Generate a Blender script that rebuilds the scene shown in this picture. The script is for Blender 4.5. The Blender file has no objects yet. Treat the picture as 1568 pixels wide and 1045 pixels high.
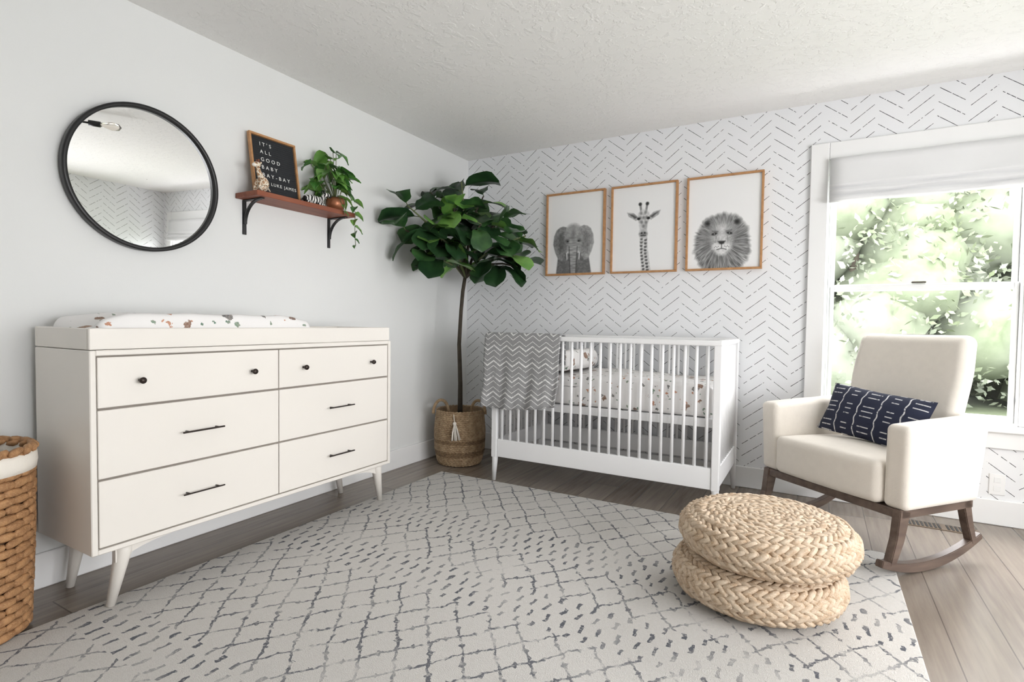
import bpy, bmesh, math, random
import numpy as np
from mathutils import Vector, Matrix
from mathutils import noise as mn
random.seed(7); np.random.seed(7)
pi=math.pi
def S(r,g,b):
    f=lambda c:(c/255/12.92) if c/255<=.04045 else ((c/255+.055)/1.055)**2.4
    return (f(r),f(g),f(b),1)

# ------------------------------------------------------------ materials
class NT:
    def __init__(s,name):
        s.m=bpy.data.materials.new(name); s.m.use_nodes=True
        s.t=s.m.node_tree; s.b=s.t.nodes['Principled BSDF']; s.out=s.t.nodes['Material Output']
    def n(s,typ,**k):
        x=s.t.nodes.new(typ)
        for a,v in k.items(): setattr(x,a,v)
        return x
    def l(s,a,b): s.t.links.new(a,b)
    def put(s,sock,v):
        if isinstance(v,bpy.types.NodeSocket): s.l(v,sock)
        else: sock.default_value=v
    def math(s,op,a,b=None,c=None,clamp=False):
        x=s.n('ShaderNodeMath',operation=op); x.use_clamp=clamp
        s.put(x.inputs[0],a)
        if b is not None: s.put(x.inputs[1],b)
        if c is not None: s.put(x.inputs[2],c)
        return x.outputs[0]
    def mix(s,f,a,b):
        x=s.n('ShaderNodeMix',data_type='RGBA'); s.put(x.inputs[0],f); s.put(x.inputs[6],a); s.put(x.inputs[7],b); return x.outputs[2]
    def pos(s): return s.n('ShaderNodeNewGeometry').outputs['Position']
    def obj(s): return s.n('ShaderNodeTexCoord').outputs['Object']
    def xyz(s,v):
        x=s.n('ShaderNodeSeparateXYZ'); s.l(v,x.inputs[0]); return x.outputs
    def comb(s,a,b,c):
        x=s.n('ShaderNodeCombineXYZ'); s.put(x.inputs[0],a); s.put(x.inputs[1],b); s.put(x.inputs[2],c); return x.outputs[0]
    def noise(s,v,scale,detail=3,rough=.5,out=0):
        x=s.n('ShaderNodeTexNoise'); s.l(v,x.inputs['Vector']); x.inputs['Scale'].default_value=scale
        x.inputs['Detail'].default_value=detail; x.inputs['Roughness'].default_value=rough; return x.outputs[out]
    def scalev(s,v,sc):
        x=s.n('ShaderNodeMapping'); s.l(v,x.inputs[0]); x.inputs['Scale'].default_value=sc; return x.outputs[0]
    def bump(s,h,strength,dist):
        x=s.n('ShaderNodeBump'); x.inputs['Strength'].default_value=strength; x.inputs['Distance'].default_value=dist
        s.l(h,x.inputs['Height']); s.l(x.outputs[0],s.b.inputs['Normal'])
    def ramp(s,f,a,b):
        x=s.n('ShaderNodeMapRange'); s.put(x.inputs[0],f); x.inputs[1].default_value=a; x.inputs[2].default_value=b; return x.outputs[0]

def simple(name,col,rough=.5,var=.06,scale=6,bump=0,bs=150,metal=0,sheen=0,spec=.5):
    t=NT(name); p=t.obj(); c=t.noise(p,scale)
    dark=tuple(x*(1-var*2) for x in col[:3])+(1,); light=tuple(min(1,x*(1+var)) for x in col[:3])+(1,)
    t.l(t.mix(c,dark,light),t.b.inputs['Base Color'])
    t.b.inputs['Roughness'].default_value=rough; t.b.inputs['Metallic'].default_value=metal
    t.b.inputs['Specular IOR Level'].default_value=spec
    if sheen: t.b.inputs['Sheen Weight'].default_value=sheen
    if bump: t.bump(t.noise(p,bs,2),bump,.002)
    return t.m
def woodmat(name,c1,c2,rough=.45,sc=(30,4,30)):
    t=NT(name); v=t.scalev(t.obj(),sc); n=t.noise(v,1,5,.6)
    t.l(t.mix(t.ramp(n,.3,.7),c1,c2),t.b.inputs['Base Color']); t.b.inputs['Roughness'].default_value=rough
    t.bump(n,.15,.001); return t.m

M_wall=simple('paint_wall',S(230,231,230),.8,.01,2,.15,220,spec=.2)
M_base=simple('paint_trim',S(241,241,241),.45,.005,2)
M_cream=simple('dresser_lacquer',S(236,231,224),.38,.01,2)
M_gap=simple('shadow_gap',S(150,142,134),.8)
M_black=simple('black_metal',S(22,22,24),.4,.1)
M_bronze=simple('bronze_pull',S(62,54,50),.35,.1,metal=.7)
M_white=simple('crib_paint',S(243,243,244),.4,.005,2)
M_vinyl=simple('window_vinyl',S(236,237,237),.4,.005)
M_chair=simple('cream_boucle',S(232,225,215),.9,.03,30,.6,400,sheen=.15,spec=.2)
M_walnut=woodmat('walnut',S(80,65,57),S(114,97,86),.4)
M_shelf=woodmat('shelf_wood',S(112,56,36),S(152,86,58),.5)
M_oak=woodmat('oak_frame',S(170,122,78),S(196,148,102),.5)
M_felt=simple('letterboard_felt',S(42,44,47),.9,.05,20,.5,300)
M_letter=simple('letter_white',S(235,235,232),.5)
M_bark=simple('bark',S(74,66,56),.9,.25,30,.8,80)
M_branch=simple('branch_green',S(110,120,80),.7,.2,20)
M_soil=simple('soil',S(52,40,32),.95,.3,40,1,80)
M_cotton=simple('cotton_white',S(238,232,222),.9,.03,20,.5,200)
M_copper=simple('copper_pot',S(170,110,78),.35,.1,8,metal=.5)
t=NT('ceiling_texture'); p=t.pos(); n1=t.noise(p,26,4,.6); n2=t.ramp(n1,.5,.62)
t.b.inputs['Base Color'].default_value=S(240,239,237); t.b.inputs['Roughness'].default_value=.9; t.b.inputs['Specular IOR Level'].default_value=.2
t.bump(n2,.45,.004); M_ceil=t.m

def wallpaper(name,ax):
    t=NT(name); X=t.xyz(t.pos()); x=X[ax]; z=X[2]
    P=.138; sp=.080
    leg=t.math('FLOOR',t.math('DIVIDE',x,P)); par=t.math('MODULO',t.math('ABSOLUTE',leg),2.0)
    tri=t.math('PINGPONG',x,P)
    h=t.math('ADD',t.math('SUBTRACT',z,t.math('MULTIPLY',tri,.78)),t.math('MULTIPLY',par,sp*.5))
    hh=t.math('ADD',t.math('DIVIDE',h,sp),20.0)
    row=t.math('FLOOR',hh); fr=t.math('ABSOLUTE',t.math('SUBTRACT',t.math('FRACT',hh),.5))
    wob=t.noise(t.scalev(t.pos(),(60,60,60)),1,2)
    wid=t.math('MULTIPLY_ADD',wob,.035,.005)
    line=t.math('LESS_THAN',fr,wid)
    lx=t.math('FRACT',t.math('DIVIDE',x,P))
    ingap=t.math('MULTIPLY',t.math('GREATER_THAN',lx,.06),t.math('LESS_THAN',lx,.94))
    dash=t.math('GREATER_THAN',t.noise(t.comb(t.math('MULTIPLY',x,60),t.math('MULTIPLY',row,7.3),t.math('MULTIPLY',leg,3.7)),1,1),.39)
    m=t.math('MULTIPLY',t.math('MULTIPLY',line,ingap),dash)
    t.l(t.mix(m,S(236,237,239),S(48,50,56)),t.b.inputs['Base Color']); t.b.inputs['Roughness'].default_value=.8; t.b.inputs['Specular IOR Level'].default_value=.2
    return t.m
M_wpx=wallpaper('wallpaper_herringbone',0); M_wpy=wallpaper('wallpaper_herringbone_side',1)

# floor planks along Y
t=NT('floor_planks'); X=t.xyz(t.pos()); W=.17
px=t.math('DIVIDE',X[0],W); ix=t.math('FLOOR',px)
wn=t.n('ShaderNodeTexWhiteNoise',noise_dimensions='1D'); t.l(ix,wn.inputs['W'])
py=t.math('ADD',t.math('DIVIDE',X[1],1.7),t.math('MULTIPLY',wn.outputs[0],5)); iy=t.math('FLOOR',py)
wn2=t.n('ShaderNodeTexWhiteNoise',noise_dimensions='2D'); t.l(t.comb(ix,iy,0),wn2.inputs['Vector'])
gr=t.noise(t.comb(t.math('MULTIPLY',X[0],40),t.math('ADD',t.math('MULTIPLY',X[1],2.5),t.math('MULTIPLY',wn2.outputs[0],30)),0),1,5,.6)
c=t.mix(t.ramp(gr,.3,.7),S(100,88,78),S(134,122,110))
c=t.mix(t.math('MULTIPLY',wn2.outputs[0],.5),c,S(152,142,131))
g=t.math('MAXIMUM',t.math('LESS_THAN',t.math('PINGPONG',px,.5),.012),t.math('LESS_THAN',t.math('PINGPONG',py,.5),.0015))
c=t.mix(t.math('MULTIPLY',g,.7),c,S(52,45,40)); t.l(c,t.b.inputs['Base Color'])
t.b.inputs['Roughness'].default_value=.27; t.bump(gr,.08,.001); M_floor=t.m

# rug
t=NT('rug_wool'); p=t.pos(); X=t.xyz(p)
nx=t.xyz(t.noise(p,7,1,out=1)); nx2=t.xyz(t.noise(p,45,2,out=1))
def wobble(i,k1,k2):
    return t.math('ADD',X[i],t.math('ADD',t.math('MULTIPLY',t.math('SUBTRACT',nx[i],.5),k1),t.math('MULTIPLY',t.math('SUBTRACT',nx2[i],.5),k2)))
x=wobble(0,.045,.022); y=wobble(1,.045,.022)
def diam(a,b,w):
    A=t.math('DIVIDE',x,a); Bb=t.math('DIVIDE',y,b)
    l1=t.math('LESS_THAN',t.math('PINGPONG',t.math('ADD',A,Bb),.5),w); l2=t.math('LESS_THAN',t.math('PINGPONG',t.math('SUBTRACT',A,Bb),.5),w)
    return t.math('MAXIMUM',l1,l2)
d1=diam(.135,.17,.042)
ny=t.math('MULTIPLY',X[1],-1.0)
def band(a,b_): return t.math('MULTIPLY',t.math('GREATER_THAN',ny,a),t.math('LESS_THAN',ny,b_))
bandd=band(1.45,1.70)
for q in((1.97,2.20),(2.84,3.02)): bandd=t.math('ADD',bandd,band(*q))
dp=.072
rowi=t.math('FLOOR',t.math('DIVIDE',y,dp)); xs=t.math('ADD',t.math('DIVIDE',x,.064),t.math('MULTIPLY',rowi,.5))
pp1=t.math('PINGPONG',xs,.5); pp2=t.math('PINGPONG',t.math('DIVIDE',y,dp),.5)
ds=t.math('MULTIPLY',t.math('GREATER_THAN',pp1,.5-.105),t.math('GREATER_THAN',pp2,.14))
n3=t.noise(p,5,2); n4=t.noise(p,90,3,.7); n5=t.noise(p,30,2)
kn=t.math('MULTIPLY',t.math('GREATER_THAN',t.math('PINGPONG',t.math('DIVIDE',x,.0675),.5),.38),t.math('GREATER_THAN',t.math('PINGPONG',t.math('DIVIDE',y,.085),.5),.38))
kn=t.math('MULTIPLY',kn,t.math('ADD',band(2.25,2.75),band(1.72,1.95)))
pat=t.math('MULTIPLY',t.math('MAXIMUM',d1,kn),t.math('SUBTRACT',1,bandd))
fd=t.math('MULTIPLY',t.math('MULTIPLY',t.ramp(n3,.2,.52),t.ramp(n5,.32,.48)),t.ramp(n4,.28,.48))
pat=t.math('MULTIPLY',pat,t.math('MULTIPLY',fd,.95))
dd=t.math('MULTIPLY',t.math('MULTIPLY',ds,bandd),t.math('MULTIPLY',t.ramp(n3,.2,.55),t.ramp(n4,.28,.48)))
m=t.math('ADD',pat,dd,clamp=True)
base=t.mix(n4,S(220,216,210),S(238,235,231))
t.l(t.mix(m,base,S(110,112,119)),t.b.inputs['Base Color']); t.b.inputs['Roughness'].default_value=.95; t.b.inputs['Specular IOR Level'].default_value=.1
t.bump(t.noise(p,230,3,.7),1,.008); M_rug=t.m

def pattern_fabric(name):
    t=NT(name); p=t.obj(); nv=t.noise(p,28,3,.6,out=1)
    vm=t.n('ShaderNodeVectorMath',operation='MULTIPLY_ADD'); t.l(nv,vm.inputs[0]); vm.inputs[1].default_value=(.055,.055,.055); t.l(p,vm.inputs[2])
    def layer(scale,cols,th,keep,prev):
        v=t.n('ShaderNodeTexVoronoi'); t.l(vm.outputs[0],v.inputs['Vector']); v.inputs['Scale'].default_value=scale
        r=t.xyz(v.outputs['Color'])
        m=t.math('MULTIPLY',t.math('LESS_THAN',v.outputs['Distance'],t.math('MULTIPLY_ADD',r[1],.12,th)),t.math('LESS_THAN',r[2],keep))
        cr=t.n('ShaderNodeValToRGB'); cr.color_ramp.interpolation='CONSTANT'; e=cr.color_ramp.elements
        e[0].position=0; e[0].color=cols[0]; e[1].position=1/len(cols); e[1].color=cols[1]
        for i,c in enumerate(cols[2:]): q=e.new((i+2)/len(cols)); q.color=c
        t.l(r[0],cr.inputs[0]); sh=t.mix(t.ramp(t.noise(p,110,2),.4,.6),cr.outputs[0],S(205,190,178))
        return t.mix(m,prev,t.mix(.35,cr.outputs[0],sh))
    c=layer(27,[S(92,130,112),S(124,148,130),S(196,136,106),S(112,116,116)],.20,.6,S(240,238,237))
    c=layer(12.5,[S(140,110,94),S(156,126,108),S(124,100,90),S(118,118,118)],.24,.66,c)
    t.l(c,t.b.inputs['Base Color']); t.b.inputs['Roughness'].default_value=.9
    return t.m
M_sheet=pattern_fabric('animal_print_cotton')

t=NT('chevron_knit'); X=t.xyz(t.obj())
hz=t.math('ADD',X[2],t.math('MULTIPLY',t.math('PINGPONG',t.math('ADD',X[0],t.math('MULTIPLY',X[1],.3)),.048),.7))
q=t.math('DIVIDE',hz,.034); l1=t.math('LESS_THAN',t.math('PINGPONG',q,.5),.15)
grp=t.math('LESS_THAN',t.math('FRACT',t.math('DIVIDE',hz,.102)),.66)
nn=t.noise(t.obj(),110,2)
m=t.math('MULTIPLY',t.math('MULTIPLY',l1,grp),t.ramp(nn,.25,.5))
t.l(t.mix(m,S(150,150,151),S(234,234,233)),t.b.inputs['Base Color']); t.b.inputs['Roughness'].default_value=.95; t.bump(nn,.7,.004); M_blanket=t.m

t=NT('mudcloth_navy'); X=t.xyz(t.obj())
cx=t.math('DIVIDE',t.math('ADD',X[0],5.0),.105); fx=t.math('FRACT',cx); par=t.math('MODULO',t.math('FLOOR',cx),2.0)
wob=t.math('MULTIPLY',t.math('SINE',t.math('MULTIPLY',X[1],120)),.025)
sep=t.math('LESS_THAN',t.math('ABSOLUTE',t.math('SUBTRACT',t.math('ADD',fx,wob),.06)),.03)
dashx=t.math('LESS_THAN',t.math('ABSOLUTE',t.math('SUBTRACT',fx,.56)),t.math('MULTIPLY_ADD',par,.12,.16))
dashy=t.math('LESS_THAN',t.math('PINGPONG',t.math('DIVIDE',X[1],.026),.5),.10)
grp=t.math('LESS_THAN',t.math('PINGPONG',t.math('DIVIDE',X[1],.11),.5),.34)
m=t.math('MAXIMUM',sep,t.math('MULTIPLY',t.math('MULTIPLY',dashx,dashy),grp))
m=t.math('MULTIPLY',m,t.ramp(t.noise(t.obj(),90,2),.3,.45))
t.l(t.mix(m,S(36,41,62),S(206,205,206)),t.b.inputs['Base Color']); t.b.inputs['Roughness'].default_value=.9; M_mud=t.m

def straw(name,c1,c2,c3):
    t=NT(name); p=t.obj(); n=t.noise(p,35,3); f=t.noise(t.scalev(p,(1,1,2.5)),160,3,.7)
    c=t.mix(t.ramp(n,.35,.65),c1,c2); c=t.mix(t.ramp(f,.5,.75),c,c3)
    t.l(c,t.b.inputs['Base Color']); t.b.inputs['Roughness'].default_value=.65; t.bump(f,.6,.003); return t.m
M_pouf=straw('banana_fibre',S(184,156,126),S(214,194,170),S(230,216,198))
M_poufin=simple('pouf_core',S(110,82,56),.9)
M_hamper=straw('wicker',S(146,104,68),S(184,138,94),S(204,164,120))
M_basket=straw('seagrass',S(140,112,82),S(176,150,118),S(198,176,144))
M_basket2=straw('seagrass_dark',S(108,84,60),S(140,114,84),S(160,134,102))
def leafm(name,c1,c2,rough=.3):
    t=NT(name); n=t.noise(t.obj(),9,3)
    t.l(t.mix(t.ramp(n,.35,.65),c1,c2),t.b.inputs['Base Color']); t.b.inputs['Roughness'].default_value=rough
    return t.m
M_leaf=[leafm('fig_leaf_dark',S(28,54,32),S(46,78,44)),leafm('fig_leaf_mid',S(40,74,40),S(68,106,58)),leafm('fig_leaf_light',S(88,136,62),S(122,164,82))]
M_poth=[leafm('pothos_leaf',S(50,98,42),S(84,140,62)),leafm('pothos_leaf_light',S(90,142,60),S(130,176,90))]
t=NT('mirror_glass'); t.b.inputs['Base Color'].default_value=(.92,.925,.93,1); t.b.inputs['Metallic'].default_value=1; t.b.inputs['Roughness'].default_value=.01
M_mirror=t.m
t=NT('clear_glass'); gl=t.n('ShaderNodeBsdfGlossy'); gl.inputs['Roughness'].default_value=.02; tr=t.n('ShaderNodeBsdfTransparent')
mx=t.n('ShaderNodeMixShader'); mx.inputs[0].default_value=.04; t.l(tr.outputs[0],mx.inputs[1]); t.l(gl.outputs[0],mx.inputs[2]); t.l(mx.outputs[0],t.out.inputs[0]); M_glass=t.m
t=NT('shade_linen'); tl=t.n('ShaderNodeBsdfTranslucent'); tl.inputs[0].default_value=S(228,228,228); mx=t.n('ShaderNodeMixShader'); mx.inputs[0].default_value=.1
t.b.inputs['Base Color'].default_value=S(236,236,237); t.b.inputs['Roughness'].default_value=.9
t.l(t.b.outputs[0],mx.inputs[1]); t.l(tl.outputs[0],mx.inputs[2]); t.l(mx.outputs[0],t.out.inputs[0]); M_shade=t.m
t=NT('giraffe_spots'); v=t.n('ShaderNodeTexVoronoi',feature='DISTANCE_TO_EDGE'); t.l(t.obj(),v.inputs['Vector']); v.inputs['Scale'].default_value=60
t.l(t.mix(t.math('GREATER_THAN',v.outputs[0],.12),S(236,226,208),S(176,138,104)),t.b.inputs['Base Color']); t.b.inputs['Roughness'].default_value=.8; M_gir=t.m
t=NT('zebra_stripes'); X=t.xyz(t.obj()); nz=t.noise(t.obj(),30,1)
t.l(t.mix(t.math('LESS_THAN',t.math('PINGPONG',t.math('ADD',t.math('DIVIDE',X[1],.016),t.math('MULTIPLY',nz,1.5)),.5),.24),S(236,234,230),S(24,24,26)),t.b.inputs['Base Color']); M_zeb=t.m

# ------------------------------------------------------------ builder
BC=[0]
class B:
    def __init__(s,name): s.name=name; s.v=[];s.f=[];s.mi=[];s.sm=[];s.mats=[];s.M=None
    def add(s,vs,fs,mat,smooth=True,M=None):
        o=len(s.v); T=s.M
        if M is not None: T=(s.M@M) if s.M is not None else M
        if T is not None: vs=[tuple(T@Vector(p)) for p in vs]
        s.v.extend([tuple(p) for p in vs])
        if mat not in s.mats: s.mats.append(mat)
        k=s.mats.index(mat)
        for f in fs: s.f.append([i+o for i in f]); s.mi.append(k); s.sm.append(smooth)
    def bm(s,bm,mat,smooth=True,M=None):
        bm.verts.index_update(); s.add([v.co[:] for v in bm.verts],[[v.index for v in f.verts] for f in bm.faces],mat,smooth,M); bm.free()
    def box(s,x0,x1,y0,y1,z0,z1,mat,bev=.002,M=None,seg=1):
        if bev:
            BC[0]+=1; e=(BC[0]%6)*.00013
            x0+=e;x1-=e;y0+=e;y1-=e;z0+=e;z1-=e
        bm=bmesh.new(); bmesh.ops.create_cube(bm,size=1)
        for v in bm.verts: v.co=Vector(((x0+x1)/2+v.co.x*(x1-x0),(y0+y1)/2+v.co.y*(y1-y0),(z0+z1)/2+v.co.z*(z1-z0)))
        if bev: bmesh.ops.bevel(bm,geom=bm.edges[:],offset=min(bev,.35*min(x1-x0,y1-y0,z1-z0)),segments=seg,affect='EDGES',profile=.5)
        s.bm(bm,mat,False,M)
    def rbox(s,x0,x1,y0,y1,z0,z1,r,mat,mid=6,fn=None,M=None,k=4):
        h=[(x1-x0)/2,(y1-y0)/2,(z1-z0)/2]; c=[(x0+x1)/2,(y0+y1)/2,(z0+z1)/2]; r=min(r,*[a*.98 for a in h])
        def ax(H):
            a=[-H+r*i/k for i in range(k+1)]
            m=[-H+r+(2*H-2*r)*i/mid for i in range(1,mid)]
            return a+m+[-q for q in reversed(a)]
        A=[ax(q) for q in h]; bm=bmesh.new()
        for d in range(3):
            u,w=(d+1)%3,(d+2)%3
            for sg in(-1,1):
                g=[]
                for a in A[u]:
                    row=[]
                    for b_ in A[w]:
                        p=[0,0,0]; p[d]=sg*h[d]; p[u]=a; p[w]=b_
                        cl=[max(-(h[i]-r),min(h[i]-r,p[i])) for i in range(3)]
                        dv=Vector([p[i]-cl[i] for i in range(3)]); L=dv.length
                        q=Vector(cl)+(dv/L*r if L>0 else dv)
                        row.append(bm.verts.new(q))
                    g.append(row)
                for i in range(len(g)-1):
                    for j in range(len(g[0])-1):
                        f=[g[i][j],g[i+1][j],g[i+1][j+1],g[i][j+1]]
                        bm.faces.new(f if sg>0 else f[::-1])
        bmesh.ops.remove_doubles(bm,verts=bm.verts[:],dist=1e-5)
        for v in bm.verts:
            n=Vector((v.co.x/h[0],v.co.y/h[1],v.co.z/h[2])); q=v.co+Vector(c)
            v.co=Vector(fn(q,n)) if fn else q
        s.bm(bm,mat,True,M)
    def tube(s,pts,rad,mat,n=10,M=None,closed=False):
        pts=[Vector(p) for p in pts]; N=len(pts)
        if not hasattr(rad,'__len__'): rad=[rad]*N
        vs=[];fs=[]; up=None
        for i,p in enumerate(pts):
            if closed: d=pts[(i+1)%N]-pts[i-1]
            else: d=pts[min(i+1,N-1)]-pts[max(i-1,0)]
            d.normalize()
            if up is None:
                up=Vector((0,0,1)) if abs(d.z)<.9 else Vector((1,0,0))
            a=up-d*up.dot(d); a.normalize(); b_=d.cross(a); up=a
            for j in range(n):
                t=2*pi*j/n; vs.append(p+a*math.cos(t)*rad[i]+b_*math.sin(t)*rad[i])
        for i in range(N if closed else N-1):
            for j in range(n):
                i2=(i+1)%N; fs.append([i*n+j,i*n+(j+1)%n,i2*n+(j+1)%n,i2*n+j])
        if not closed: fs.append(list(range(n))[::-1]); fs.append([(N-1)*n+j for j in range(n)])
        s.add(vs,fs,mat,True,M)
    def lathe(s,prof,mat,c=(0,0,0),n=40,M=None,caps=True,smooth=True):
        vs=[];fs=[]
        for r,z in prof:
            for j in range(n):
                a=2*pi*j/n; vs.append((c[0]+r*math.cos(a),c[1]+r*math.sin(a),c[2]+z))
        for i in range(len(prof)-1):
            for j in range(n): fs.append([i*n+j,i*n+(j+1)%n,(i+1)*n+(j+1)%n,(i+1)*n+j])
        if caps: fs.append(list(range(n))[::-1]); fs.append([(len(prof)-1)*n+j for j in range(n)])
        s.add(vs,fs,mat,smooth,M)
    def ell(s,c,r,mat,M=None,nu=14,nv=9):
        vs=[(c[0],c[1],c[2]+r[2])];fs=[]
        for i in range(1,nv):
            th=pi*i/nv
            for j in range(nu):
                a=2*pi*j/nu; vs.append((c[0]+r[0]*math.sin(th)*math.cos(a),c[1]+r[1]*math.sin(th)*math.sin(a),c[2]+r[2]*math.cos(th)))
        vs.append((c[0],c[1],c[2]-r[2])); L=len(vs)-1
        for j in range(nu): fs.append([0,1+j,1+(j+1)%nu]); fs.append([L,L-nu+(j+1)%nu,L-nu+j])
        for i in range(nv-2):
            for j in range(nu): fs.append([1+i*nu+j,1+(i+1)*nu+j,1+(i+1)*nu+(j+1)%nu,1+i*nu+(j+1)%nu])
        s.add(vs,fs,mat,True,M)
    def bar(s,pts,w,h,x,mat,M=None):
        N=len(pts); vs=[];fs=[]
        if not hasattr(h,'__len__'): h=[h]*N
        for i,(y,z) in enumerate(pts):
            a=pts[max(i-1,0)]; b_=pts[min(i+1,N-1)]; d=Vector((b_[0]-a[0],b_[1]-a[1])).normalized(); n=Vector((-d.y,d.x))*h[i]/2
            vs+= [(x-w/2,y+n.x,z+n.y),(x+w/2,y+n.x,z+n.y),(x+w/2,y-n.x,z-n.y),(x-w/2,y-n.x,z-n.y)]
        for i in range(N-1):
            for j in range(4): fs.append([i*4+j,i*4+(j+1)%4,(i+1)*4+(j+1)%4,(i+1)*4+j])
        fs.append([0,1,2,3]); fs.append([(N-1)*4+j for j in (3,2,1,0)])
        bm=bmesh.new(); vv=[bm.verts.new(p) for p in vs]; [bm.faces.new([vv[i] for i in f]) for f in fs]
        bmesh.ops.recalc_face_normals(bm,faces=bm.faces[:]); bmesh.ops.bevel(bm,geom=[e for e in bm.edges],offset=.003,segments=2,affect='EDGES')
        s.bm(bm,mat,False,M)
    def finish(s,origin=None,world=None,recalc=True):
        me=bpy.data.meshes.new(s.name)
        if origin is not None:
            o=Vector(origin); s.v=[(p[0]-o.x,p[1]-o.y,p[2]-o.z) for p in s.v]
        me.from_pydata(s.v,[],s.f)
        for m in s.mats: me.materials.append(m)
        me.polygons.foreach_set('material_index',s.mi); me.polygons.foreach_set('use_smooth',s.sm)
        if recalc:
            bm=bmesh.new(); bm.from_mesh(me); bmesh.ops.recalc_face_normals(bm,faces=bm.faces[:]); bm.to_mesh(me); bm.free()
        me.update(); ob=bpy.data.objects.new(s.name,me); bpy.context.collection.objects.link(ob)
        if origin is not None: ob.location=origin
        if world is not None: ob.matrix_world=world
        return ob

def lobe_template(nu=6,nv=5):
    vs=[(1,0,0)];fs=[]
    for i in range(1,nv):
        th=pi*i/nv
        for j in range(nu):
            a=2*pi*j/nu; vs.append((math.cos(th),math.sin(th)**.7*math.cos(a),math.sin(th)**.7*math.sin(a)))
    vs.append((-1,0,0)); L=len(vs)-1
    for j in range(nu): fs.append([0,1+j,1+(j+1)%nu]); fs.append([L,L-nu+(j+1)%nu,L-nu+j])
    for i in range(nv-2):
        for j in range(nu): fs.append([1+i*nu+j,1+(i+1)*nu+j,1+(i+1)*nu+(j+1)%nu,1+i*nu+(j+1)%nu])
    return np.array(vs),fs
LT,LF=lobe_template()
def lobe(b,c,t,s,n,L,W,H,mat):
    v=np.array(c)[None]+LT[:,0:1]*np.array(t)[None]*L+LT[:,1:2]*np.array(s)[None]*W+LT[:,2:3]*np.array(n)[None]*H
    b.add(v.tolist(),LF,mat,True)
def ring_lobes(b,cx,cy,r,z,nr,nz,step,L,W,H,tilt,mat,off=0,phase=0,jit=.0):
    if r<.01: return
    k=max(4,int(round(2*pi*r/step)))
    for i in range(k):
        a=2*pi*(i+phase)/k; ca,sa=math.cos(a),math.sin(a)
        n=Vector((nr*ca,nr*sa,nz)); t=Vector((-sa,ca,0)); s_=n.cross(t)
        c=Vector((cx+r*ca,cy+r*sa,z))+s_*off
        tl=tilt+random.uniform(-.12,.12)
        t2=t*math.cos(tl)+s_*math.sin(tl); s2=n.cross(t2)
        f=1+random.uniform(-jit,jit)
        lobe(b,c,t2,s2,n,L*f,W*f,H*f,mat)

# ------------------------------------------------------------ room
CH=2.44; RX=4.8; FY=-5.4
b=B('floor'); b.box(-.15,RX+.15,FY-.15,.15,-.1,0,M_floor,0); b.finish()
b=B('ceiling'); b.box(-.15,RX+.15,FY-.15,.15,CH,CH+.1,M_ceil,0); b.finish()
b=B('wall_left'); b.box(-.15,0,FY-.15,.15,0,CH,M_wall,0); b.finish()
b=B('wall_front'); b.box(0,RX,FY-.15,FY,0,CH,M_wall,0); b.finish()
wx0,wx1,wz0,wz1=2.665,4.60,.53,2.085
b=B('wall_back')
for q in((0,wx0,0,CH),(wx1,RX,0,CH),(wx0,wx1,0,wz0),(wx0,wx1,wz1,CH)): b.box(q[0],q[1],0,.15,q[2],q[3],M_wpx,0)
b.finish()
ry0,ry1,rz0,rz1=-4.1,-1.4,.5,2.1
b=B('wall_right')
for q in((FY-.15,ry0,0,CH),(ry1,.15,0,CH),(ry0,ry1,0,rz0),(ry0,ry1,rz1,CH)): b.box(RX,RX+.15,q[0],q[1],q[2],q[3],M_wpy,0)
b.finish()
BH=.14
b=B('baseboard_left'); b.box(0,.015,FY,0,0,BH,M_base,.004); b.finish()
b=B('baseboard_back'); b.box(.015,RX-.015,-.015,0,0,BH,M_base,.004); b.finish()
b=B('baseboard_right'); b.box(RX-.015,RX,FY,0,0,BH,M_base,.004); b.finish()
b=B('baseboard_front'); b.box(.015,RX-.015,FY,FY+.015,0,BH,M_base,.004); b.finish()

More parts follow.
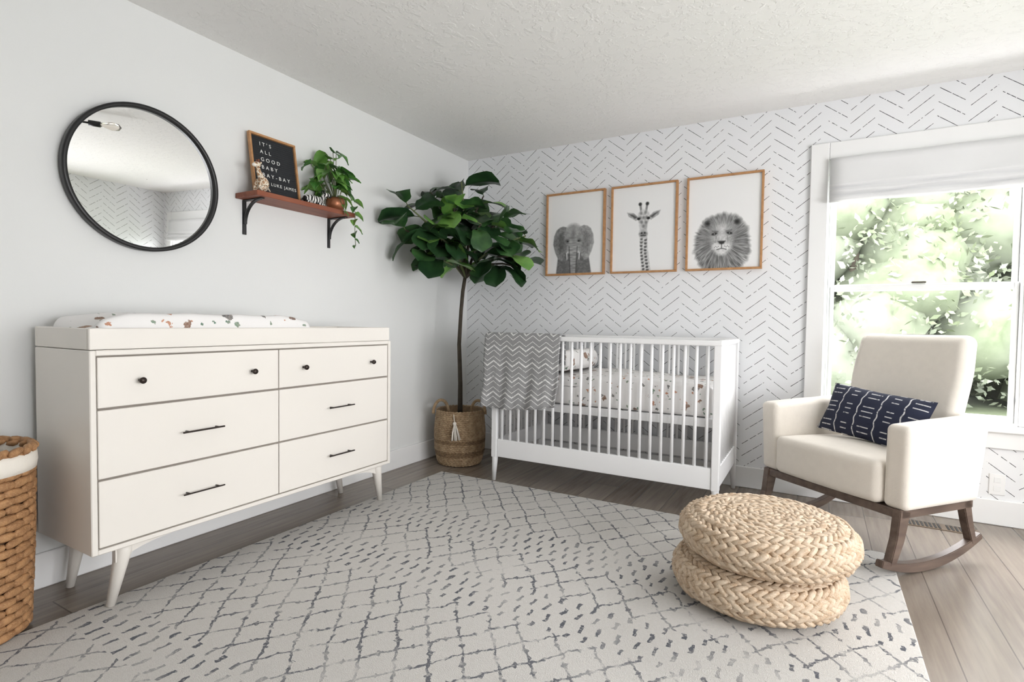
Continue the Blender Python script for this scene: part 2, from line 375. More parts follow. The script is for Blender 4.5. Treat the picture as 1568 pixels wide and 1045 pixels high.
def window(name,M,x0,x1,z0,z1,n):
    b=B(name); b.M=M
    tw=.1
    b.box(x0-tw,x0,-.024,0,z0-.02,z1+tw,M_base,.004); b.box(x1,x1+tw,-.024,0,z0-.02,z1+tw,M_base,.004)
    b.box(x0,x1,-.021,0,z1,z1+tw,M_base,.004)
    b.box(x0-tw-.01,x1+tw+.01,-.05,.0,z0-.02,z0+.012,M_base,.005)
    b.box(x0,x1,.001,.13,z0-.001,z0+.012,M_base,.001)
    b.box(x0-tw,x1+tw,-.02,0,z0-.11,z0-.02,M_base,.003)
    b.box(x0-.001,x0+.011,.001,.129,z0+.012,z1,M_base,.001); b.box(x1-.011,x1+.001,.001,.129,z0+.012,z1,M_base,.001); b.box(x0+.011,x1-.011,.001,.129,z1-.011,z1+.001,M_base,.001)
    mw=.09; w=(x1-x0-.024-(n-1)*mw)/n; zm=(z0+z1)/2+.0
    for i in range(n):
        a=x0+.012+i*(w+mw); c=a+w
        if i<n-1: b.box(c,c+mw,.02,.125,z0+.012,z1-.011,M_vinyl,.004)
        f=.022
        for (ya,yb,za,zb) in((.05,.08,z0+.02,zm+.02),(.082,.112,zm-.02,z1-.012)):
            b.box(a+.013,a+f+.015,ya,yb,za,zb,M_vinyl,.004); b.box(c-f-.015,c-.013,ya,yb,za,zb,M_vinyl,.004)
            b.box(a+f+.0145,c-f-.0145,ya+.001,yb-.001,za,za+.04,M_vinyl,.004); b.box(a+f+.0145,c-f-.0145,ya+.001,yb-.001,zb-.04,zb,M_vinyl,.004)
            b.box(a+f+.01,c-f-.01,(ya+yb)/2-.002,(ya+yb)/2+.002,za+.02,zb-.02,M_glass,0)
        b.box(a,a+.012,.03,.12,z0+.012,z1-.012,M_vinyl,.001); b.box(c-.012,c,.03,.12,z0+.012,z1-.012,M_vinyl,.001)
        b.box((a+c)/2-.035,(a+c)/2+.035,.035,.06,zm+.021,zm+.031,M_bronze,.003)
        b.box(c-.036,c-.02,.038,.052,z0+.13,z0+.17,M_base,.003)
    return b.finish()
window('window_1',None,wx0,wx1,wz0,wz1,2)
MR=Matrix.Translation((RX,0,0))@Matrix.Rotation(-pi/2,4,'Z')
window('window_2',MR,-ry1,-ry0,rz0,rz1,3)
def shade(name,M,x0,x1,zt,zb):
    b=B(name); b.M=M
    prof=[(-.03,zt),(-.055,zt)]
    prof+=[(-.058,zt-.04),(-.06,zb+.125),(-.072,zb+.108),(-.072,zb+.095),(-.054,zb+.085),(-.075,zb+.070),(-.082,zb+.052),(-.058,zb+.042),(-.080,zb+.03),(-.086,zb+.010),(-.072,zb),(-.045,zb),(-.035,zb+.01),(-.03,zb+.05)]
    N=len(prof); K=24; vs=[];fs=[]
    for i in range(K+1):
        x=x0+(x1-x0)*i/K
        for j,(y,z) in enumerate(prof): vs.append((x,y+.003*math.sin(i*1.3+j),z+(.004*math.sin(i*.9+j) if j>3 else 0)))
    for i in range(K):
        for j in range(N): fs.append([i*N+j,i*N+(j+1)%N,(i+1)*N+(j+1)%N,(i+1)*N+j])
    fs.append(list(range(N))); fs.append([K*N+j for j in range(N)])
    b.add(vs,fs,M_shade,True); return b.finish()
shade('roman_shade',None,wx0+.005,wx1-.005,2.08,1.815)
shade('roman_shade',MR,-ry1+.01,-ry0-.01,2.095,1.75)

b=B('floor_vent'); b.box(3.08,3.40,-.26,-.16,.0,.004,simple('vent_bronze',S(120,104,88),.4),.001)
for i in range(16):
    if i!=8: b.box(3.095+i*.0185,3.105+i*.0185,-.25,-.17,.004,.0055,M_black,0)
b.finish()
b=B('wall_outlet'); b.box(3.47,3.54,-.006,0,.165,.28,M_base,.003); b.box(3.49,3.52,-.008,-.005,.185,.215,M_vinyl,.002); b.box(3.49,3.52,-.008,-.005,.232,.262,M_vinyl,.002); b.finish()

# ------------------------------------------------------------ dresser
b=B('dresser'); Y0,Y1=-2.962,-1.475; XF=.485; ZB=.238; ZT=.955; XB=.055
b.box(XB+.005,XF-.02,Y0+.01,Y1-.01,ZB+.005,ZT-.01,M_gap,0)
b.box(XB+.001,XF,Y0,Y0+.02,ZB+.001,ZT-.001,M_cream,.003); b.box(XB+.001,XF,Y1-.02,Y1,ZB+.001,ZT-.001,M_cream,.003)
b.box(XB,XF-.001,Y0+.019,Y1-.019,ZT-.02,ZT,M_cream,.003); b.box(XB,XF-.001,Y0+.019,Y1-.019,ZB,ZB+.018,M_cream,.003)
ym=(Y0+Y1)/2
rows=[(.752,.93),(.504,.744),(.261,.496)]
for r,(a,c) in enumerate(rows):
    for (ya,yb) in((Y0+.024,ym-.002),(ym+.002,Y1-.024)):
        b.box(XF-.025,XF-.003,ya,yb,a,c,M_cream,.002)
        yc=(ya+yb)/2; zc=(a+c)/2
        if r==0:
            for yk in(-.225,.225):
                T=Matrix.Translation((XF,yc+yk,zc))@Matrix.Rotation(pi/2,4,'Y')
                b.lathe([(.005,-.004),(.005,.012),(.0115,.016),(.0125,.022),(.010,.027),(0.001,.028)],M_bronze,n=16,M=T)
        else:
            b.box(XF+.018,XF+.025,yc-.085,yc+.085,zc-.0035,zc+.0035,M_bronze,.002)
            for q in(-.06,.06): b.tube([(XF-.003,yc+q,zc),(XF+.02,yc+q,zc)],.0035,M_bronze,8)
def rail(x,ya,yb):
    K=40; vs=[];fs=[]
    for i in range(K+1):
        u=i/K; y=ya+(yb-ya)*u; e=min(u,1-u)*(yb-ya); z=ZB-.012-.05*math.exp(-((e)/.08)**1.2)
        vs+=[(x-.012,y,ZB-.001),(x+.012,y,ZB-.001),(x+.012,y,z),(x-.012,y,z)]
    for i in range(K):
        for j in range(4): fs.append([i*4+j,i*4+(j+1)%4,i*4+4+(j+1)%4,i*4+4+j])
    fs+=[[0,1,2,3],[K*4+3,K*4+2,K*4+1,K*4]]; b.add(vs,fs,M_cream,False)
rail(XF-.055,Y0+.09,Y1-.05); rail(.10,Y0+.09,Y1-.05)
for x,xt,zf in((.412,.43,.0135),(.09,.095,0)):
    for yt,yf in((Y0+.12,Y0+.085),(Y1-.055,Y1-.01)):
        b.tube([(xt,yt,ZB-.001),(xt,yt,ZB-.03),(x,yf,zf)],[.03,.028,.0145],M_cream,16)
TT=1.032
b.box(XB+.016,XF-.017,Y0+.001,Y0+.017,ZT+.001,TT-.001,M_cream,.003); b.box(XB+.016,XF-.017,Y1-.028,Y1-.012,ZT+.001,TT-.001,M_cream,.003)
b.box(XB,XB+.0155,Y0+.0,Y1-.01,ZT+.001,TT,M_cream,.003); b.box(XF-.0165,XF-.001,Y0,Y1-.01,ZT+.001,TT,M_cream,.003)
b.finish((.25,ym,0))
b=B('changing_pad')
def padf(q,n):
    z=q.z
    if n.z>0: z+= .045*(abs(n.x)**2.5)*n.z - .012*(1-abs(n.x)) ; z-= .03*max(0,abs(n.y)-.7)/.3*abs(n.y)
    return (q.x,q.y,z+(.003*math.sin(q.y*30+q.x*9) if n.z>0 else 0))
b.rbox(.078,.46,-2.93,-2.00,.957,1.062,.04,M_sheet,mid=12,fn=padf); b.finish((.25,-2.45,.957))

# ------------------------------------------------------------ mirror
b=B('round_wall_mirror'); R=.317
b.lathe([(R-.028,.0),(R,.0),(R,.03),(R-.003,.034),(R-.016,.034),(R-.018,.03),(R-.018,.012),(R-.028,.012)],M_black,n=96,caps=False)
b.lathe([(.001,.013),(R-.017,.013)],M_mirror,n=96,caps=False,smooth=False)
b.lathe([(.001,.002),(R-.02,.002)],M_black,n=64,caps=False,smooth=False)
TW=Matrix.Translation((.014,-2.548,1.684))@Matrix.Rotation(math.radians(90+1.4),4,'Y')
b.finish(world=TW,recalc=False)

# ------------------------------------------------------------ shelf + things
b=B('wall_shelf'); b.box(.002,.18,-2.115,-1.455,1.692,1.718,M_shelf,.002)
for y in(-2.065,-1.505):
    b.box(.001,.006,y-.011,y+.011,1.512,1.691,M_black,.001); b.box(.001,.155,y-.011,y+.011,1.685,1.6915,M_black,.001)
    pts=[]
    for i in range(13):
        a=pi/2*i/12; pts.append((.135-.125*math.sin(a)*1.0,1.687-.12*(1-math.cos(a))))
    K=len(pts); vs=[];fs=[]
    for i,(x,z) in enumerate(pts):
        p0=pts[max(i-1,0)];p1=pts[min(i+1,K-1)]; d=Vector((p1[0]-p0[0],p1[1]-p0[1])).normalized(); n=Vector((-d.y,d.x))*.004
        vs+=[(x+n.x,y-.008,z+n.y),(x+n.x,y+.008,z+n.y),(x-n.x,y+.008,z-n.y),(x-n.x,y-.008,z-n.y)]
    for i in range(K-1):
        for j in range(4): fs.append([i*4+j,i*4+(j+1)%4,i*4+4+(j+1)%4,i*4+4+j])
    b.add(vs,fs,M_black,False)
b.finish((.09,-1.79,1.70))
SZ=1.7185

def textmesh(txt,size,sp):
    cu=bpy.data.curves.new('t','FONT'); cu.body=txt; cu.size=size; cu.extrude=.0008; cu.space_character=sp
    ob=bpy.data.objects.new('t',cu); bpy.context.collection.objects.link(ob); bpy.context.view_layer.update()
    me=ob.to_mesh(); vs=[v.co[:] for v in me.vertices]; fs=[list(p.vertices) for p in me.polygons]; ob.to_mesh_clear()
    bpy.data.objects.remove(ob); bpy.data.curves.remove(cu); return vs,fs
b=B('letter_board'); w,h=.285,.335
b.box(0.001,w-.001,0,.006,0.001,h-.001,M_oak,.001)
for q in((0,w,0,.012),(0,w,h-.012,h),(0,.012,.012,h-.012),(w-.012,w,.012,h-.012)): b.box(q[0],q[1],-.016,.004,q[2],q[3],M_oak,.001)
b.box(.012,w-.012,-.004,0,.012,h-.012,M_felt,0)
for i in range(26): b.box(.012,w-.012,-.0055,-.004,.018+i*.0118,.024+i*.0118,M_felt,0)
for i,(s_,x) in enumerate((("IT'S",.06),("ALL",.06),("GOOD",.06),("BABY",.06),("BAY-BAY  :)",.06),("- LUKE JAMES",.085))):
    vs,fs=textmesh(s_,.028 if i<5 else .024,1.7 if i<5 else 1.3); zz=h-.060-i*.042
    b.add([(x+p[0],-.0062-p[2],zz+p[1]) for p in vs],fs,M_letter,False)
TB=Matrix.Translation((.075,-2.062,SZ))@Matrix.Rotation(pi/2,4,'Z')@Matrix.Rotation(math.radians(-9),4,'X')
b.finish(world=TB)

b=B('giraffe_figurine'); gx,gy,gz=.135,-2.055,SZ
b.ell((gx,gy+.005,gz+.045),(.024,.032,.038),M_gir)
for dx in(-.016,.016):
    b.tube([(gx+dx,gy+.01,gz+.03),(gx+dx*1.3+.01,gy-.02,gz+.018),(gx+dx*1.3+.018,gy-.035,gz+.009)],[.013,.011,.009],M_gir,8)
    b.tube([(gx+dx,gy-.012,gz+.065),(gx+dx*1.2+.006,gy-.03,gz+.03),(gx+dx*1.2+.008,gy-.034,gz+.008)],[.009,.007,.007],M_gir,8)
b.tube([(gx,gy-.004,gz+.07),(gx,gy-.018,gz+.10),(gx,gy-.026,gz+.125)],[.017,.012,.010],M_gir,10)
b.ell((gx+.004,gy-.032,gz+.135),(.014,.021,.014),M_gir); b.ell((gx+.009,gy-.050,gz+.129),(.010,.012,.009),M_cotton)
for dx in(-.008,.008):
    b.tube([(gx+dx,gy-.025,gz+.143),(gx+dx,gy-.024,gz+.163)],[.0025,.004],M_shelf,6); b.ell((gx+dx*2.3,gy-.022,gz+.143),(.011,.004,.006),M_gir)
    b.ell((gx+dx*1.5+.002,gy-.040,gz+.141),(.0025,.0025,.0025),M_black)
b.tube([(gx-.01,gy+.034,gz+.04),(gx,gy+.048,gz+.015)],[.004,.003],M_gir,6); b.finish((gx,gy,gz))

b=B('zebra_figurine'); gx,gy,gz=.12,-1.72,SZ
k=1.35
def zz_(a,b_,c): return (gx+a*k,gy+b_*k,gz+c*k)
b.tube([zz_(0,-.045,.022),zz_(0,-.02,.024),zz_(0,.02,.024),zz_(0,.045,.02)],[.016,.026,.027,.017],M_zeb,12)
b.tube([zz_(0,.035,.028),zz_(0,.05,.045),zz_(.004,.055,.058)],[.017,.012,.012],M_zeb,10)
b.ell(zz_(.01,.062,.056),(.012,.024,.012),M_zeb); b.ell(zz_(.012,.078,.052),(.008,.009,.008),M_black)
for dx in(-.006,.008): b.ell(zz_(dx,.052,.068),(.004,.004,.009),M_zeb)
for dy in(-.04,-.03,.02,.03): b.tube([zz_(0,dy,.015),zz_(.022,dy+.01,.008),zz_(.03,dy-.018,.006)],[.010,.008,.007],M_zeb,8)
b.tube([zz_(0,-.052,.022),zz_(.01,-.07,.008)],[.004,.005],M_black,6); b.finish((gx,gy,gz))

FID=[(0,.06),(.06,.35),(.2,.62),(.4,.68),(.55,.84),(.72,1),(.86,.9),(.95,.58),(1,.08)]
HRT=[(0,.3),(.08,.85),(.22,1),(.45,.85),(.7,.5),(.88,.2),(1,.02)]
def leaf(b,base,d,L,W,mat,droop=.6,prof=FID,fold=.25,wave=.05,K=9,roll=None):
    d=Vector(d).normalized(); side=d.cross(Vector((0,0,1)))
    if side.length<.15: side=d.cross(Vector((1,.3,0)))
    side.normalize()
    ro=random.uniform(-.5,.5) if roll is None else roll
    side=Matrix.Rotation(ro,3,d)@side; n=side.cross(d)
    p=Vector(base); vs=[];ph=random.uniform(0,6)
    ss=(-1,-.6,-.25,0,.25,.6,1)
    for i in range(K+1):
        t_=i/K; w=np.interp(t_,[q[0] for q in prof],[q[1] for q in prof])*W/2
        for s_ in ss:
            q=p+side*(w*s_)+n*(abs(s_)**1.3*w*fold+wave*L*math.sin(t_*11+s_*1.5+ph)*s_*s_*.5-(.004 if s_==0 else 0))
            vs.append((max(.012,q.x),min(-.012,q.y),min(q.z,CH-.02)))
        R3=Matrix.Rotation(-droop/K,3,side); d=R3@d; n=R3@n; p=p+d*(L/K)
    m=len(ss); fs=[[i*m+j,i*m+j+1,(i+1)*m+j+1,(i+1)*m+j] for i in range(K) for j in range(m-1)]
    b.add(vs,fs,mat,True)

b=B('potted_pothos'); px_,py_,pz=.1,-1.54,SZ
b.lathe([(.03,0),(.045,.012),(.056,.04),(.055,.065),(.048,.08),(.044,.078),(.048,.062),(.045,.06)],M_copper,c=(px_,py_,pz),n=28)
b.lathe([(.001,.066),(.048,.066)],M_soil,c=(px_,py_,pz),n=20,caps=False)
for i in range(42):
    a=random.uniform(0,2*pi); r=random.uniform(.02,.11)
    hz=random.uniform(.08,.31)*(1.1-r*2.5)
    e=Vector((px_+r*.75*math.cos(a)+.015,py_+r*1.2*math.sin(a)-.05,pz+hz+.03))
    b.tube([(px_,py_,pz+.06),(px_+(e.x-px_)*.4,py_+(e.y-py_)*.4,pz+hz*.6),e],.0018,M_branch,5)
    leaf(b,e,(math.cos(a)*.8+.45,math.sin(a),random.uniform(-.4,.4)),random.uniform(.085,.13),random.uniform(.06,.09),random.choice(M_poth),droop=.9,prof=HRT,fold=.2,K=6)
for (vx,vy,zend) in((.20,.06,-.2),(.195,-.02,-.03)):
    vine=[(px_+.03,py_+.02,pz+.08),(vx-.03,py_+vy-.01,pz+.07),(vx,py_+vy,pz-.0),(vx-.002,py_+vy,pz+zend*.5),(vx,py_+vy+.005,pz+zend)]
    b.tube(vine,.002,M_branch,6)
    i=0; q=.07
    while q>zend:
        L=.07 if q>zend+.08 else .04
        leaf(b,(vx-.002,py_+vy,pz+q),(.5,(-1)**i*.8,-.3),L,L*.68,random.choice(M_poth),droop=.8,prof=HRT,K=6); q-=.038; i+=1
b.finish((px_,py_,pz),recalc=False)

# ------------------------------------------------------------ fiddle leaf fig
random.seed(21)
TX,TY=.285,-.49; rr=Vector((.8686,.4955,0)); ff=Vector((-.4955,.8686,0))
def tw(a,h,d): return Vector((TX,TY,h))+rr*a+ff*d
b=B('fiddle_leaf_fig_tree')
b.tube([tw(0,.34,0),tw(.0,.6,0),tw(-.012,.9,0),tw(.0,1.15,0),tw(.012,1.3,0),tw(.03,1.42,0)],[.02,.017,.015,.014,.014,.013],M_bark,12)
forks=[
 ((-.34,1.86,-.36),(-.08,1.62,-.1)),
 ((-.36,1.70,-.32),(-.1,1.55,-.12)),
 ((-.20,1.98,-.22),(-.04,1.72,-.08)),
 ((-.0,2.10,-.06),(.02,1.82,-.02)),
 ((.16,2.02,.02),(.06,1.78,0)),
 ((.36,1.88,-.02),(.14,1.69,0)),
 ((.48,1.72,.0),(.2,1.6,0)),
 ((.40,1.55,-.14),(.15,1.52,-.05)),
 ((.16,1.76,-.26),(.06,1.63,-.1)),
 ((-.18,1.68,-.34),(-.03,1.58,-.12)),
 ((-.04,1.88,-.2),(0,1.68,-.08)),
 ((.42,1.48,-.08),(.2,1.50,-.04)),
 ((-.24,1.54,-.26),(-.08,1.5,-.08))]
base=tw(.03,1.40,0)
for k,(tip,mid) in enumerate(forks):
    m_=tw(*mid); T_=tw(*tip)
    pts=[base,base.lerp(m_,.6)+Vector((0,0,.02)),m_,m_.lerp(T_,.5)+Vector((0,0,.015)),T_]
    b.tube(pts,[.011,.009,.008,.007,.005],M_bark if k%3 else M_branch,8)
    outd=(T_-base); outd.z=0
    if outd.length<.05: outd=Vector((random.uniform(-1,1),random.uniform(-1,0),0))
    a0=math.atan2(outd.y,outd.x)
    nl=8 if k<11 else 5
    for i in range(nl):
        f=.5+.5*i/(nl-1); pb=m_.lerp(T_,(f-.45)/.55)
        a=a0+2.4*i+random.uniform(-.3,.3)
        el=random.uniform(-.4,.4)+ (.45 if i>=nl-2 else 0)
        d=Vector((math.cos(a),math.sin(a),el))
        L=random.uniform(.20,.29)
        if pb.x+d.x*L<.0: d.x=abs(d.x)*.3; d.y=-abs(d.y)-.2
        if pb.y+d.y*L>-.02: d.y=-abs(d.y)*.4
        mt=M_leaf[0] if random.random()<.5 else M_leaf[1]
        if random.random()<.18: mt=M_leaf[2]
        q=pb+d.normalized()*.03
        b.tube([pb,q],.003,M_branch,5)
        leaf(b,q,d,L,L*random.uniform(.62,.78),mt,droop=random.uniform(.4,1.3),fold=.22)
for (a,h,d,dx_,dz) in((-.04,1.56,-.03,-1,.3),(.05,1.58,-.03,.8,.5),(-.02,1.5,-.02,-.6,-.2)):
    leaf(b,tw(a,h,d),rr*dx_+Vector((0,0,dz)),.17,.11,M_leaf[2],droop=.7)
b.finish((TX,TY,0.34),recalc=False)

b=B('plant_basket')
def bprof(z): return float(np.interp(z,[0,.03,.12,.25,.36,.41],[.150,.168,.186,.190,.180,.172]))
b.lathe([(.001,.0),(.15,.0)]+[(bprof(z)-.006,z) for z in np.linspace(0,.405,14)]+[(bprof(.4)-.02,.405),(.15,.3),(.001,.3)],M_basket2,c=(TX,TY,0),n=40,caps=False)
b.lathe([(.001,.33),(.158,.33)],M_soil,c=(TX,TY,0),n=24,caps=False)
zz=.012; i=0
while zz<.405:
    dark= .07<zz<.11 or .17<zz<.2
    ring_lobes(b,TX,TY,bprof(zz),zz,1,0,.026,.0165,.0085,.007,.25*(1 if i%2 else -1),M_basket2 if dark else M_basket,phase=(i%2)*.5)
    zz+=.0135; i+=1
for s_ in(-1,1):
    c=tw(s_*.14,.40,-.04); pts=[]
    for i in range(13):
        a=pi*i/12; pts.append(c+rr*(-.055*math.cos(a))+ff*(.02*math.cos(a)*s_)+Vector((0,0,.10*math.sin(a)-.02)))
    b.tube(pts,.011,M_basket,10)
tp=tw(-.02,.33,-.196)
b.tube([tw(-.03,.40,-.17),tw(-.025,.37,-.194),tp],.003,M_cotton,6); b.ell(tp,(.014,.014,.014),M_cotton)
for i in range(22):
    a=2*pi*i/22; r=.006+.004*(i%3); o=Vector((math.cos(a)*r,math.sin(a)*r,0))
    o.x=abs(o.x)
    b.tube([tp+o*.6+Vector((0,0,-.005)),tp+o*2.0+Vector((.002,-.006,-.06)),tp+o*3.0+Vector((.006,-.008,-.115))],[.003,.0035,.003],M_cotton,5)
b.finish((TX,TY,0),recalc=False)

# ------------------------------------------------------------ hamper
b=B('wicker_hamper'); HX,HY=.228,-3.225
def hp(z): return float(np.interp(z,[0,.3,.66],[.166,.18,.186]))
b.lathe([(.001,0)]+[(hp(z)-.012,z) for z in np.linspace(0,.56,8)],M_poufin,c=(HX,HY,.014),n=40,caps=False)
zz=.03; i=0
while zz<.565:
    ring_lobes(b,HX,HY,hp(zz),zz,1,0,.062,.036,.0165,.011,0,M_hamper,phase=(i%2)*.5,jit=.08); zz+=.0275; i+=1
prof=[(.178,.55),(.194,.555),(.198,.58),(.196,.605),(.19,.617),(.176,.62),(.172,.585),(.172,.46)]
b.lathe(prof,M_cotton,c=(HX,HY,0),n=48,caps=False)
ring_lobes(b,HX,HY,.186,.627,.7,.7,.05,.032,.014,.014,.3,M_hamper); ring_lobes(b,HX,HY,.178,.617,.7,.7,.05,.032,.012,.012,-.3,M_hamper)
b.finish((HX,HY,0.014),recalc=False)

# ------------------------------------------------------------ crib
b=B('crib'); CX0,CX1,CY0,CY1=.735,2.19,-.765,-.045; CT=.985
ps=.042
for x in(CX0,CX1-ps):
    for y in(CY0,CY1-ps):
        b.box(x,x+ps,y,y+ps,.16,CT-.002,M_white,.005,seg=2)
        sx=-1 if x==CX0 else 1
        cx,cy=x+ps/2,y+ps/2
        b.tube([(cx,cy,.20),(cx,cy,.162),(cx+sx*.008,cy,.0)],[.020,.0205,.013],M_white,16)
b.box(CX0-.002,CX1+.002,CY0-.004,CY0+ps+.004,CT-.03,CT,M_white,.006,seg=2)
b.box(CX0-.002,CX1+.002,CY1-ps,CY1,CT-.03,CT,M_white,.006,seg=2)
for x in(CX0,CX1-ps): b.box(x,x+ps,CY0+ps,CY1-ps,CT-.031,CT-.001,M_white,.006,seg=2); b.box(x+.008,x+ps-.008,CY0+ps,CY1-ps,.165,.285,M_white,.004)
b.box(CX0+ps,CX1-ps,CY0+.006,CY0+.034,.165,.285,M_white,.004,seg=2); b.box(CX0+ps,CX1-ps,CY1-.034,CY1-.006,.165,.285,M_white,.004)
NS=22
for i in range(NS):
    x=CX0+ps+(CX1-CX0-2*ps)*(i+.5)/NS
    for y in(CY0+.02,CY1-.02): b.tube([(x,y,.28),(x,y,CT-.02)],.0095,M_white,10)
for i in range(12):
    y=CY0+ps+(CY1-CY0-2*ps)*(i+.5)/12
    for x in(CX0+ps/2,CX1-ps/2): b.tube([(x,y,.28),(x,y,CT-.02)],.0095,M_white,10)
b.box(CX0+ps,CX1-ps,CY0+.05,CY1-.05,.53,.55,M_white,.002)
b.box(CX0+ps,CX1-ps,CY0+.046,CY0+.06,.50,.549,M_white,.002)
b.finish((1.45,-.4,0))
b=B('crib_mattress')
b.rbox(CX0+.045,CX1-.045,CY0+.05,CY1-.05,.553,.74,.03,M_sheet,mid=14,fn=lambda q,n:(q.x,q.y+.003*math.sin(q.x*17),q.z+(.01*math.sin(q.x*6+q.y*4)+.004*math.sin(q.x*23) if n.z>.3 else 0)),k=3)
b.finish((1.45,-.4,.55))
b=B('folded_quilt')
b.rbox(.80,1.26,CY0+.09,-.10,.757,.87,.05,M_sheet,mid=10,fn=lambda q,n:(q.x+.01*math.sin(q.y*14),q.y+.008*math.sin(q.x*20),q.z+(.02*math.sin(q.x*11+1)*max(0,n.z)))); b.finish((.96,-.4,.76))

b=B('knit_blanket')
yf=CY0-.012; path=[(CY0+.062,.80),(CY0+.060,.9),(CY0+.058,CT-.01),(CY0+.052,CT+.008),(CY0+.025,CT+.014),(CY0-.006,CT+.009),(yf-.004,CT-.012)]
for i in range(1,24): path.append((yf-.006-.0005*i,CT-.012-.445*i/23))
K=44; xa,xb=.69,1.245; vs=[];fs=[]; P=len(path)
for i in range(K+1):
    u=i/K
    for j,(y,z) in enumerate(path):
        hang=max(0,(j-6)/23)
        x=xa+(xb-xa)*u+ hang*(.008*math.sin(j*.4)) - .02*hang*u
        yy_=y-hang*(.012+.012*math.sin(u*17+hang*1.5)+.006*math.sin(u*37+1))
        vs.append((x,yy_,z- hang*(.03*math.sin(u*3+.6))))
for i in range(K):
    for j in range(P-1): fs.append([i*P+j,i*P+j+1,(i+1)*P+j+1,(i+1)*P+j])
b.add(vs,fs,M_blanket,True); ob=b.finish((.95,CY0,CT))
md=ob.modifiers.new('th','SOLIDIFY'); md.thickness=.006; md.offset=0

# ------------------------------------------------------------ framed prints
def vnoise(X,Y,sx,sy,seed=0):
    rs=np.random.RandomState(seed); g=rs.rand(64,64); x=X*sx; y=Y*sy; xi=np.floor(x).astype(int); yi=np.floor(y).astype(int); fx=x-xi; fy=y-yi
    fx=fx*fx*(3-2*fx); fy=fy*fy*(3-2*fy); G=lambda a,b_:g[a%64,b_%64]
    return (G(xi,yi)*(1-fx)+G(xi+1,yi)*fx)*(1-fy)+(G(xi,yi+1)*(1-fx)+G(xi+1,yi+1)*fx)*fy
class Cv:
    def __init__(s,W=200,H=269):
        s.W,s.H=W,H; s.X,s.Y=np.meshgrid(np.linspace(0,1,W),np.linspace(0,1.345,H)); s.a=np.full((H,W),.94)
    def put(s,m,v): s.a=s.a*(1-m)+v*m
    def ell(s,cx,cy,rx,ry,v,rot=0,soft=.012,al=1):
        c,q=math.cos(rot),math.sin(rot); dx=s.X-cx; dy=s.Y-cy; u=(dx*c+dy*q)/rx; w=(-dx*q+dy*c)/ry
        s.put(np.clip((1-np.sqrt(u*u+w*w))*min(rx,ry)/soft+.5,0,1)*al,v)
    def poly(s,pts,v,soft=.01,al=1):
        ins=np.zeros_like(s.X,bool); dist=np.full_like(s.X,9.)
        n=len(pts)
        for i in range(n):
            x1,y1=pts[i];x2,y2=pts[(i+1)%n]
            cnd=((y1>s.Y)!=(y2>s.Y)); xin=(x2-x1)*(s.Y-y1)/((y2-y1) if y2!=y1 else 1e-9)+x1
            ins^=cnd&(s.X<xin)
            L=(x2-x1)**2+(y2-y1)**2; t_=np.clip(((s.X-x1)*(x2-x1)+(s.Y-y1)*(y2-y1))/max(L,1e-9),0,1)
            dist=np.minimum(dist,np.hypot(s.X-x1-t_*(x2-x1),s.Y-y1-t_*(y2-y1)))
        sd=np.where(ins,dist,-dist); s.put(np.clip(sd/soft+.5,0,1)*al,v)
    def line(s,p,q,w,v,al=1): 
        d=Vector((q[0]-p[0],q[1]-p[1])); n=Vector((-d.y,d.x)).normalized()*w/2
        s.poly([(p[0]+n.x,p[1]+n.y),(q[0]+n.x,q[1]+n.y),(q[0]-n.x,q[1]-n.y),(p[0]-n.x,p[1]-n.y)],v,soft=.006,al=al)
def mir(pts,c): return [(2*c-x,y) for x,y in pts]
def elephant():
    c=Cv(); n=vnoise(c.X,c.Y,26,26,1)*.5+vnoise(c.X,c.Y,55,55,2)*.5; wr=vnoise(c.X,c.Y,14,60,3)
    c.poly([(.2,1.0),(.74,1.0),(.80,1.345),(.16,1.345)],.34+.18*n,.02)
    ear=[(.40,.60),(.34,.555),(.28,.54),(.22,.555),(.16,.60),(.115,.70),(.10,.84),(.14,.98),(.20,1.10),(.27,1.13),(.33,1.02),(.37,.96)]
    c.poly(ear,.40+.24*n,.02); c.poly(mir(ear,.47),.48+.24*n,.02)
    ein=[(.36,.68),(.27,.63),(.19,.70),(.17,.84),(.23,.98),(.32,.92)]
    c.poly(ein,.28+.14*n,.08,.7); c.poly(mir(ein,.47),.38+.14*n,.08,.7)
    c.ell(.47,.70,.165,.19,.50+.22*n,soft=.06); c.poly([(.33,.72),(.61,.72),(.57,.98),(.37,.98)],.46+.25*wr,.06)
    c.poly([(.385,.86),(.555,.86),(.53,1.1),(.52,1.345),(.42,1.345),(.41,1.1)],.48+.3*wr,.04)
    for i in range(17): c.line((.405,.90+i*.027),(.535,.905+i*.027),.005,.24,.45)
    c.line((.395,.88),(.42,1.34),.018,.18,.55); c.line((.545,.88),(.525,1.34),.018,.18,.45)
    c.ell(.36,.79,.035,.028,.3,soft=.03,al=.7); c.ell(.58,.79,.035,.028,.3,soft=.03,al=.7)
    c.ell(.37,.80,.014,.010,.05); c.ell(.57,.80,.014,.010,.05); c.ell(.42,.60,.06,.05,.70,soft=.06,al=.5); c.ell(.52,.60,.06,.05,.70,soft=.06,al=.5)
    c.ell(.47,.68,.03,.10,.36,soft=.05,al=.5)
    for s_ in(-1,1): c.poly([(.47+s_*.105,.98),(.47+s_*.125,1.0),(.47+s_*.115,1.12),(.47+s_*.10,1.10)],.86,.012)
    return c.a
